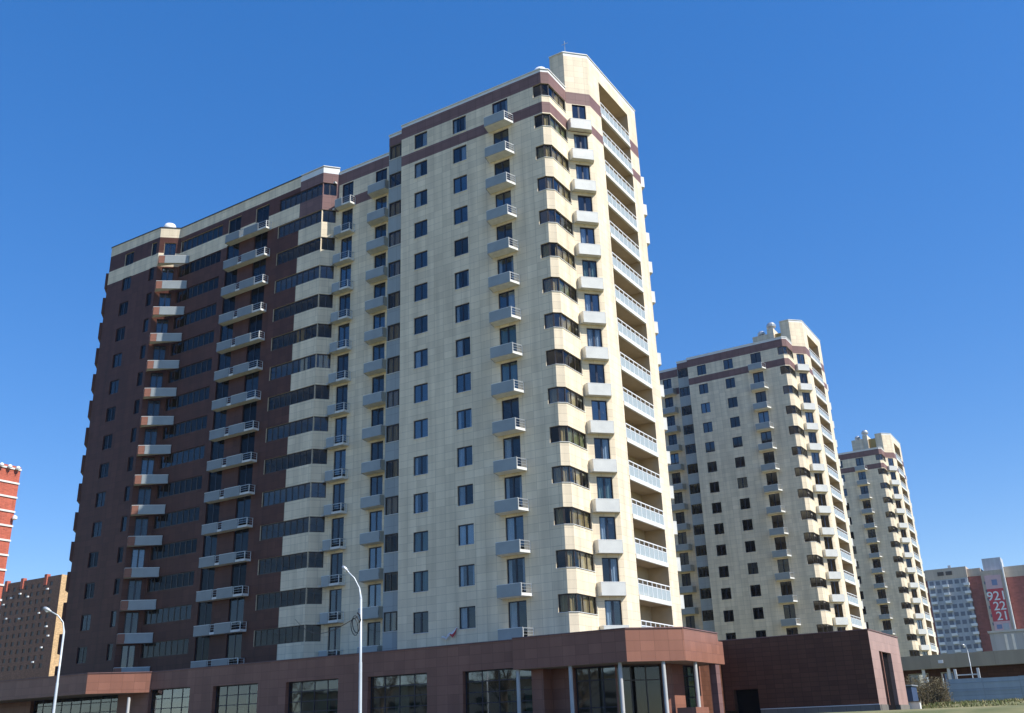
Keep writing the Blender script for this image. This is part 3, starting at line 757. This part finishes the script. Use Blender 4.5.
# ------------------------------------------------------------------ street lamps
def street_lamp(base, top, armpts, r0, label, wires=False, group='street lamps with curved arms', head_s=1.0):
    T = thing('street_lamp', base, label, 'street lamp', group)
    m = MB(); h = top[2]-base[2]; b, t = Vector(base), Vector(top)
    m.tube([b, b+(t-b)*.28, b+(t-b)*.285, b+(t-b)*.62, b+(t-b)*.625, t], [r0, r0*.96, r0*.86, r0*.80, r0*.66, r0*.58], 'pole_paint', 12)
    m.lathe(base, [(r0*2, 0), (r0*2, .04), (r0*1.2, .05), (r0*1.2, .3)], 'pole_paint', 12)
    m.build('pole', T, smooth=True)
    m = MB(); m.tube([top]+armpts, [r0*.55]+[r0*.42]*len(armpts), 'pole_paint', 8); m.build('arm', T, smooth=True)
    e = Vector(armpts[-1]); d = (e-Vector(armpts[-2])).normalized(); s = head_s
    m = MB(); m.tube([e-d*.05*s, e+d*.1*s, e+d*.3*s, e+d*.55*s, e+d*.68*s], [.05*s, .10*s, .16*s, .15*s, .06*s], 'galvanised', 10); hd = m.build('lamp_head', T, smooth=True)
    m = MB(); dn = Vector((0, 0, -1)); m.tube([e+d*.18*s+dn*.07*s, e+d*.35*s+dn*.13*s, e+d*.55*s+dn*.09*s], [.06*s, .12*s, .06*s], 'lamp_glass', 10); kid(m.build('lens', hd, smooth=True), hd)
    return T
g1 = gz(-27.8, 33.3)
L1 = street_lamp((-27.95, 33.3, g1), (-27.62, 32.76, 5.5), [(-27.68, 32.71, 5.95), (-27.86, 32.56, 6.37), (-28.05, 32.40, 6.62)], .085,
    'tall pale grey street lamp before the podium, coiled cable on its pole', head_s=.55)
g0 = gz(-50, 34.5)
L0 = street_lamp((-50.3, 34.45, g0), (-50.2, 34.4, 6.0), [(-50.3, 34.33, 6.5), (-50.47, 34.08, 6.86), (-50.70, 33.8, 7.06)], .09,
    'grey street lamp at the left edge in front of the brown brick block', head_s=.7)
# cable coil hanging on the pole
m = MB(); pts = []
px, py = -27.6, 32.65
for i in range(15):
    t = i/14*math.pi*2; pts.append((px-.19+.19*math.cos(t)-.07*math.sin(t), py+.02, 4.45+.36*math.sin(t)))
m.tube(pts, .02, 'cable_black', 5); m.tube([(p[0]-.05, p[1]-.03, p[2]-.10) for p in pts], .018, 'cable_black', 5)
m.tube([(px-.02, py-.1, 4.9), (px+.12, py-.12, 4.8), (px+.12, py-.05, 4.6), (px, py, 4.5)], .035, 'cable_black', 6)
tag(m.build('cable_coil'), 'black coil of spare cable hung on the pole of the middle street lamp', 'cable')
m = MB(); A = Vector((px-.1, py, 4.75)); B = Vector((-58.8, 61.4, 9.3)); pts = []
for i in range(21):
    t = i/20; p = A.lerp(B, t); p.z -= .9*math.sin(math.pi*t); pts.append(p)
m.tube(pts, .018, 'cable_black', 5)
tag(m.build('overhead_cable'), 'thin dark overhead cable sagging from the middle street lamp to the cream bay', 'cable')
# lamp far on the right
zr = gz(-13.8, 106)
street_lamp((-13.8, 106, zr), (-13.8, 106, 5.6), [(-13.82, 105.95, 5.9), (-13.86, 105.85, 6.1), (-13.9, 105.7, 6.15)], .055, 'short grey street lamp behind the blue metal fence at the right', head_s=.8)

# ------------------------------------------------------------------ things at the right background
FN = thing('site_fence', (-5, 101, .9), 'blue grey corrugated metal hoarding at the bottom right corner', 'fence')
zf = .8
for i in range(7):
    m = MB(); x0 = -15.45+3.05*i
    n = 24
    for j in range(n):
        xa, xb = x0+3.0*j/n, x0+3.0*(j+1)/n; ya = 101+(.03 if j % 2 else 0); yb = 101+(0 if j % 2 else .03)
        pass
    m.box((x0, 101), (1, 0), 0, 2.99, 0, .05, zf+.02, 3.12-.03*(i % 2), 'metal_sheet')
    for hz in (1.3, 2.0, 2.7): m.box((x0, 101), (1, 0), .01, 2.98, -.035, -.002, hz, hz+.07, 'metal_sheet')
    m.build('metal_panel', FN)
    m = MB(); m.abox(x0-.05, x0-.005, 100.99, 101.06, zf, 3.14, 'metal_sheet'); m.build('post', FN)
LB = thing('low_building', (-5, 114, .9), 'long flat roofed building with a deep concrete parapet behind the blue fence', 'low building')
m = MB(); m.abox(-24, 22, 110, 111, 4.5, 5.82, 'concrete_beam'); m.abox(-24, 22, 111, 130, 4.7, 4.9, 'concrete_beam'); m.build('parapet', LB)
m = MB(); wall_seg(m, (-24, 112.5), (22, 112.5), .9, 4.7, [(3.2, 5.2, 1.6, 4.2), (6.4, 7.6, 1.6, 4.2)], lambda u, z: 'brown_annex', depth=.2); m.abox(-24, -23.8, 112.5, 130, .9, 4.7, 'brown_annex'); m.build('wall', LB)
for (a, b) in ((3.2, 5.2), (6.4, 7.6)): glaze('window', LB, [((-24, 112.5), (22, 112.5), a, b, 2)], 1.6, 4.2, frame='white_trim', sill=False)
for x in (-21.6, -19.0, -16.6):
    m = MB(); m.abox(x, x+.28, 110.2, 110.5, .9, 4.5, 'white_trim'); m.build('column', LB)
m = MB(); m.tube([(-16.9, 109.8, 5.0), (-16.9, 109.5, 5.1)], [.05, .05], 'galvanised', 6); m.abox(-17.15, -16.7, 109.35, 109.5, 4.95, 5.25, 'lamp_glass')
tag(m.build('floodlight'), 'small white floodlight fixed to the concrete parapet left of the far street lamp', 'floodlight')
GP = thing('gate_frame', (-14.7, 104, .9), 'white gate frame standing behind the left end of the blue fence', 'gate')
for x in (-15.1, -13.1):
    m = MB(); m.abox(x, x+.22, 104, 104.2, .8, 4.1, 'white_trim'); m.build('post', GP)
m = MB(); m.abox(-14.85, -13.12, 104.06, 104.14, 3.5, 3.6, 'white_trim'); m.abox(-14.85, -13.12, 104.06, 104.14, 3.0, 3.1, 'white_trim'); m.build('rail', GP)
# cabin
CB = thing('site_cabin', (-17.2, 88, .8), 'small dark blue site cabin with a pale door beside the annex end wall', 'cabin')
m = MB(); m.abox(-18.6, -16.05, 87.2, 89.4, .6, 2.35, 'cabin_blue'); m.build('body', CB)
m = MB(); m.abox(-17.5, -16.6, 87.12, 87.19, .65, 2.15, 'cabin_pale'); m.build('door', CB)
m = MB(); m.abox(-18.75, -15.95, 87.0, 89.6, 2.352, 2.45, 'galvanised'); m.build('roof', CB)
m = MB(); m.abox(-14.9, -13.9, 77.6, 78.1, .3, 1.0, 'white_trim'); m.abox(-14.95, -13.85, 77.55, 78.15, 1.002, 1.06, 'stone_plinth')
tag(m.build('utility_box'), 'low white utility box at the foot of the annex end wall', 'utility box')
# blue-grey far shed
SH = thing('panel_building', (-10, 176, 1), 'pale blue grey panel building above the concrete parapet at the right edge', 'building')
m = MB(); m.abox(-18.6, 16, 170, 185, .9, 11.6, 'far_blue'); m.build('wall', SH)
for x in (-16.6, -15.6, -13.9):
    m = MB(); m.abox(x, x+.35, 169.9, 170, 5, 11.3, 'white_trim'); m.build('pilaster', SH)
m = MB(); m.abox(-18.8, 16.2, 169.8, 185, 11.602, 11.9, 'galvanised'); m.build('roof', SH)

# high-rise with a banner
HR = thing('high_rise', (-48, 405, .9), 'distant red and white high rise with a pale top carrying a red banner', 'high rise')
def slabblock(x0, x1, y0, y1, z1, mat, topmat=None, zt=None):
    m = MB(); m.abox(x0, x1, y0, y1, .9, z1, mat)
    if topmat: m.abox(x0-.15, x1+.15, y0-.15, y1, z1+.003, zt, topmat)
    return m
HT = thing  # alias kept short
slabblock(-63.6, -61.4, 400, 416, 47.6, 'far_red', 'far_beige', 51.4).build('red_bay', HR)
slabblock(-61.25, -47.3, 399, 416, 47.6, 'far_blue', 'far_beige', 51.5).build('central_wall', HR)
slabblock(-47.1, -42.7, 400.5, 416, 47.8, 'far_red', 'far_beige', 50.6).build('red_bay', HR)
slabblock(-42.5, -35.0, 398, 416, 49.0, 'far_beige').build('banner_wall', HR)
m = MB(); m.abox(-41.6, -35.3, 402, 410, 49.0, 53.9, 'far_blue'); m.build('lift_head', HR)
slabblock(-34.6, -27, 400, 416, 46.2, 'far_red', 'far_beige', 50.0).build('red_bay', HR)
m = MB(); m.abox(-35.1, -34.7, 397.6, 399.5, .9, 51.5, 'white_paint'); m.build('pilaster', HR)
m = MB(); m.abox(-54, -53, 405, 406, 51.4, 53.2, 'galvanised'); m.build('chimney', HR)
protoW = None
for r in range(10):
    z = 19.5+2.9*r
    for c in range(6):
        x = -60.6+2.2*c
        if protoW is None:
            m = MB(); m.abox(x, x+1.5, 398.93, 398.98, z, z+1.5, 'far_glass'); protoW = m.build('window', HR); w0 = (x, z)
        else:
            o = protoW.copy(); COL.objects.link(o); o.parent = HR; o.location = Vector(protoW.location)+Vector((x-w0[0], 0, z-w0[1]))
protoB = None
for r in range(10):
    z = 18.5+2.9*r
    for c in (0, 2, 5):
        x = -61.0+2.3*c*1.05+(.1)
        if protoB is None:
            m = MB(); m.abox(x, x+2.0, 397.7, 398.9, z, z+.9, 'white_paint'); protoB = m.build('balcony', HR); b0 = (x, z)
        else:
            o = protoB.copy(); COL.objects.link(o); o.parent = HR; o.location = Vector(protoB.location)+Vector((x-b0[0], 0, z-b0[1]))
for r in range(9):
    z = 21+2.9*r
    o = protoW.copy(); COL.objects.link(o); o.parent = HR; o.location = Vector(protoW.location)+Vector((-42.25-w0[0], -.97, z-w0[1])); o.scale = (.5, 1, .7)
for x in (-57.2, -54.3):
    m = MB(); m.poly([(x, 398.7), (x+2.2, 398.7), (x+2.2, 398.8), (x, 398.8)], 48.9, 50.3, 'frame_brown'); m.build('attic_window', HR)
BN = thing('advertising_banner', (-38.4, 397.8, 27.5), 'tall red advertising banner with white digits 921 22 21 on the distant high rise', 'banner')
m = MB(); m.abox(-41.4, -36.0, 397.75, 397.95, 31.0, 42.4, 'banner_red'); m.build('red_field', BN)
m = MB(); m.abox(-41.4, -36.0, 397.75, 397.95, 42.41, 47.2, 'banner_pink'); m.abox(-39.3, -37.5, 397.70, 397.74, 43.6, 45.6, 'banner_blue'); m.build('top_field', BN)
m = MB(); m.abox(-41.4, -36.0, 397.75, 397.95, 27.2, 30.99, 'banner_pink'); m.abox(-40.6, -38.9, 397.70, 397.74, 28.4, 29.9, 'banner_blue'); m.abox(-38.5, -36.6, 397.70, 397.74, 27.9, 30.2, 'far_blue'); m.build('bottom_field', BN)
def text_part(txt, x, z, size, parent):
    cu = bpy.data.curves.new('digits', 'FONT'); cu.body = txt; cu.size = size; cu.extrude = .03; cu.align_x = 'CENTER'; cu.offset = .04
    ob = bpy.data.objects.new('digits', cu); COL.objects.link(ob)
    bpy.context.view_layer.update()
    me = bpy.data.meshes.new_from_object(ob.evaluated_get(bpy.context.evaluated_depsgraph_get()))
    bpy.data.objects.remove(ob); me.materials.clear(); me.materials.append(MATS['white_paint'])
    o = bpy.data.objects.new('digits', me); COL.objects.link(o); o.parent = parent
    o.rotation_euler = (math.pi/2, 0, 0); o.location = Vector((x, 397.68, z))-Vector(parent.location)
text_part('921', -38.6, 38.4, 4.4, BN); text_part('22', -38.3, 34.9, 4.2, BN); text_part('21', -38.0, 31.4, 4.2, BN)

# ------------------------------------------------------------------ left background
RB = thing('red_brick_block', (-200, 105, .3), 'bright red brick tower with white floor bands at the left edge', 'apartment building')
m = MB(); wall_seg(m, (-190, 60), (-190, 115.4), .3, 55.0, [], lambda u, z: 'red_brick'); wall_seg(m, (-190, 115.4), (-206, 115.4), .3, 55.0, [], lambda u, z: 'red_brick'); wall_seg(m, (-206, 60), (-190, 60), .3, 55, [], lambda u, z: 'red_brick')
m.face([(-190,60,55),(-190,115.4,55),(-206,115.4,55),(-206,60,55)], 'roof_felt'); m.build('wall', RB)
for k in range(18):
    m = MB(); z = 54.2-2.95*k; m.abox(-189.98, -189.8, 60, 115.5, z, z+.36, 'slab_white'); m.build('floor_band', RB)
for y in (110.8, 112.6, 114.4):
    T = thing('satellite_dish', (-189.6, y, 54.0), 'white satellite dish at the top edge of the red brick tower', 'satellite dish', 'satellite dishes on the red brick tower')
    m = MB(); m.lathe((-189.4, y, 54.1), [(.05, 0), (.38, .18), (.45, .38), (.4, .65), (.15, .85)], 'lamp_glass', 12); m.build('dish', T, smooth=True)
    m = MB(); m.tube([(-189.8, y, 53.4), (-189.4, y, 53.6), (-189.4, y, 54.15)], .1, 'dark_trim', 6); m.build('bracket', T)
m = MB(); m.tube([(-189.9, 115.2, 43.9), (-189.5, 115.3, 43.9)], [.08, .08], 'galvanised', 6); m.lathe((-189.4, 115.3, 43.8), [(.1, 0), (.5, .2), (.5, .7), (.1, 1)], 'lamp_glass', 10)
tag(m.build('wall_dish'), 'single small white dish halfway down the corner of the red brick tower', 'satellite dish')

BB = thing('brown_brick_block', (-375, 240, .3), 'wide brown brick block with a sunlit yellowish end wall behind the left street lamp', 'apartment building')
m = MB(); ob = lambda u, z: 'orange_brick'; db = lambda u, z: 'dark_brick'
wops = [(u, u+3, z, z+1.9) for u in (10, 22, 38, 50, 66) for z in [28+3.0*r for r in range(11)]]
wops = [(62.5+3.9*c, 62.5+3.9*c+1.9, 28+3.0*r, 29.6+3.0*r) for c in range(9) for r in range(11)]
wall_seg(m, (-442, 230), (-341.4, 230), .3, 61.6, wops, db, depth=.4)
wall_seg(m, (-341.4, 230), (-341.4, 262), .3, 61.6, [], ob); m.face([(-442,230,61.6),(-341.4,230,61.6),(-341.4,262,61.6),(-442,262,61.6)], 'roof_felt')
m.build('wall', BB)
pw = None
for c in range(9):
    for r in range(11):
        u = -442+62.5+3.9*c; z = 28+3.0*r
        if pw is None:
            m = MB(); m.abox(u, u+1.9, 230.3, 230.34, z, z+1.6, 'frame_brown'); pw = m.build('window', BB); p0 = (u, z)
        else:
            o = pw.copy(); COL.objects.link(o); o.parent = BB; o.location = Vector(pw.location)+Vector((u-p0[0], 0, z-p0[1]))
for u in (-377, -366.5, -351.5):
    m = MB(); m.abox(u, u+1.6, 229.5, 231, 58.5, 62.6, 'red_brick'); m.build('roof_pier', BB)
for i, (u, z) in enumerate(((-371.8, 55.3), (-366.4, 56.4), (-361, 54.8), (-349.2, 56.6), (-373, 47.5), (-364.5, 46.8), (-352.4, 47.9), (-346.8, 42.5), (-348.0, 35.0), (-352.2, 30.0), (-344.9, 39.0), (-376.5, 53.1))):
    T = thing('air_conditioner', (u, 229.5, z), 'small white air conditioner box on the shaded front of the brown brick block', 'air conditioner', 'air conditioners on the brown brick block')
    m = MB(); m.abox(u, u+.8+.2*(i % 2), 229.3, 229.9, z, z+.55, 'white_paint'); m.build('casing', T)
    m = MB(); m.abox(u+.1, u+.9, 229.9, 230.05, z-.15, z-.01, 'dark_trim'); m.build('bracket', T)

# ------------------------------------------------------------------ plants
def bush(cx, cy, z, rx, ry, h, n, label, seed):
    rr = random.Random(seed); m = MB(); l = MB()
    for i in range(n):
        a = rr.random()*6.283; r = math.sqrt(rr.random())
        x, y = cx+rx*r*math.cos(a), cy+ry*r*math.sin(a); hh = h*(.55+.5*rr.random())*(1-.35*r*r)
        p = Vector((x, y, z)); pts = [p]; dx, dy = rr.uniform(-.25, .25), rr.uniform(-.25, .25)
        for s in range(4):
            p = p+Vector((dx*hh*.25+rr.uniform(-.08, .08), dy*hh*.25+rr.uniform(-.08, .08), hh*.25)); pts.append(p)
        m.tube(pts, [.03, .024, .018, .012, .006], 'twig', 4, caps=False)
        for s in range(1, 5):
            for t in range(3):
                q = pts[s]; e = q+Vector((rr.uniform(-.4, .4), rr.uniform(-.4, .4), rr.uniform(0, .45)))
                m.tube([q, e], [.012, .004], 'twig', 3, caps=False)
                for b in range(3):
                    c = q.lerp(e, .3+.25*b)+Vector((rr.uniform(-.07, .07),)*3); v1 = Vector((rr.uniform(-1, 1), rr.uniform(-1, 1), rr.uniform(-1, 1)))*.07; v2 = Vector((rr.uniform(-1, 1), rr.uniform(-1, 1), rr.uniform(-1, 1)))*.07
                    l.face([c-v1, c+v2, c+v1], 'bud_green', [(0, 0)]*3)
    T = thing('dry_bush', (cx, cy, z), label, 'bush', 'dry bushes by the fence')
    m.build('branches', T); l.build('leaves', T)
bush(-17.4, 95.5, .75, 1.1, .9, 2.5, 90, 'olive leafless bush beside the blue cabin, left of two', 3)
bush(-15.9, 96.5, .78, 1.2, .9, 2.3, 90, 'olive leafless bush against the left end of the blue fence', 4)

def tree(cx, cy, h, seed, label):
    rr = random.Random(seed); z = gz(cx, cy); tr = MB(); cr = MB()
    def branch(p, d, L, r, lev):
        pts = [p]; q = p
        for s in range(4):
            d = (d+Vector((rr.uniform(-.16, .16), rr.uniform(-.16, .16), .06))).normalized(); q = q+d*L/4; pts.append(q)
        (tr if lev == 0 else cr).tube(pts, [r, r*.85, r*.7, r*.55, r*.42], 'bark', 6 if lev < 2 else 3, caps=False)
        if lev < 3:
            for k in range(5 if lev else 7):
                t = pts[rr.choice([2, 3, 4]) if lev else rr.choice([2, 3, 3, 4])]; a = rr.random()*6.283
                nd = (d*.8+Vector((math.cos(a), math.sin(a), .3))*.75).normalized(); branch(t, nd, L*.58, r*.5, lev+1)
        else:
            for k in range(6):
                c = q+Vector((rr.uniform(-.4, .4), rr.uniform(-.4, .4), rr.uniform(-.3, .4))); v1 = Vector((rr.uniform(-1, 1), rr.uniform(-1, 1), rr.uniform(-1, 1)))*.13; v2 = Vector((rr.uniform(-1, 1), rr.uniform(-1, 1), rr.uniform(-1, 1)))*.13
                cr.face([c-v1, c+v2, c+v1], 'bud_green', [(0, 0)]*3)
    branch(Vector((cx, cy, z)), Vector((0, 0, 1)), h*.5, h*.022, 0)
    T = thing('bare_tree', (cx, cy, z), label, 'tree', 'bare trees behind the viewer')
    tr.build('trunk', T); cr.build('crown', T)

for i, (x, y, h) in enumerate(((-104, 2, 13), (-92, -3, 15), (-81, 3, 12), (-70, -2, 16), (-60, 2, 13), (-49, -4, 15), (-38, 1, 14), (-28, -3, 16), (-17, -6, 14), (-5, -9, 15), (8, -7, 13), (22, -4, 15))):
    tree(x, y, h, 40+i, 'bare tree across the road, reflected in the shop windows of the podium')
BH = thing('far_block', (-40, -80, -1.6), 'pale block with rows of windows across the road behind the viewer', 'building')
m = MB(); wall_seg(m, (60, -90), (-190, -90), -1.6, 11, [(3+6.5*i, 6.2+6.5*i, z, z+1.7) for i in range(37) for z in (0, 3, 6)], lambda u, z: 'far_beige', depth=.4)
m.abox(-190, 60, -110, -91.5, -1.6, 11, 'frame_navy'); m.build('wall', BH)
m = MB(); m.abox(-191, 61, -111, -89, 11.002, 11.6, 'roof_felt'); m.build('roof', BH)

# grass tufts and litter on the bank
rg = random.Random(21); gm_ = MB()
for i in range(5200):
    x = rg.uniform(-17.5, 6); y = rg.uniform(72, 100.8)
    if x < -14.2 and y < 78: continue
    z = gz(x, y); h = rg.uniform(.05, .22)*(1.5 if rg.random() < .1 else 1); a = rg.random()*6.28; w = .03+.03*rg.random()
    for k in range(3):
        b = a+k*2.1; dx, dy = math.cos(b), math.sin(b); cx, cy = x+.06*dx, y+.06*dy
        gm_.face([(cx-dy*w, cy+dx*w, z-.02), (cx+dy*w, cy-dx*w, z-.02), (cx+dx*h*.5, cy+dy*h*.5, z+h)], 'grass_blade' if i % 3 else 'grass_dry', [(0, 0)]*3)
tag(gm_.build('grass', origin=(0, 85, .5)), kind='stuff')

# air between the viewer and the far blocks
HZ = MB(); HZ.abox(-500, 260, -130, 470, -3.0, 75, 'haze_air'); tag(HZ.build('haze', origin=(0, 0, -3)), kind='stuff')
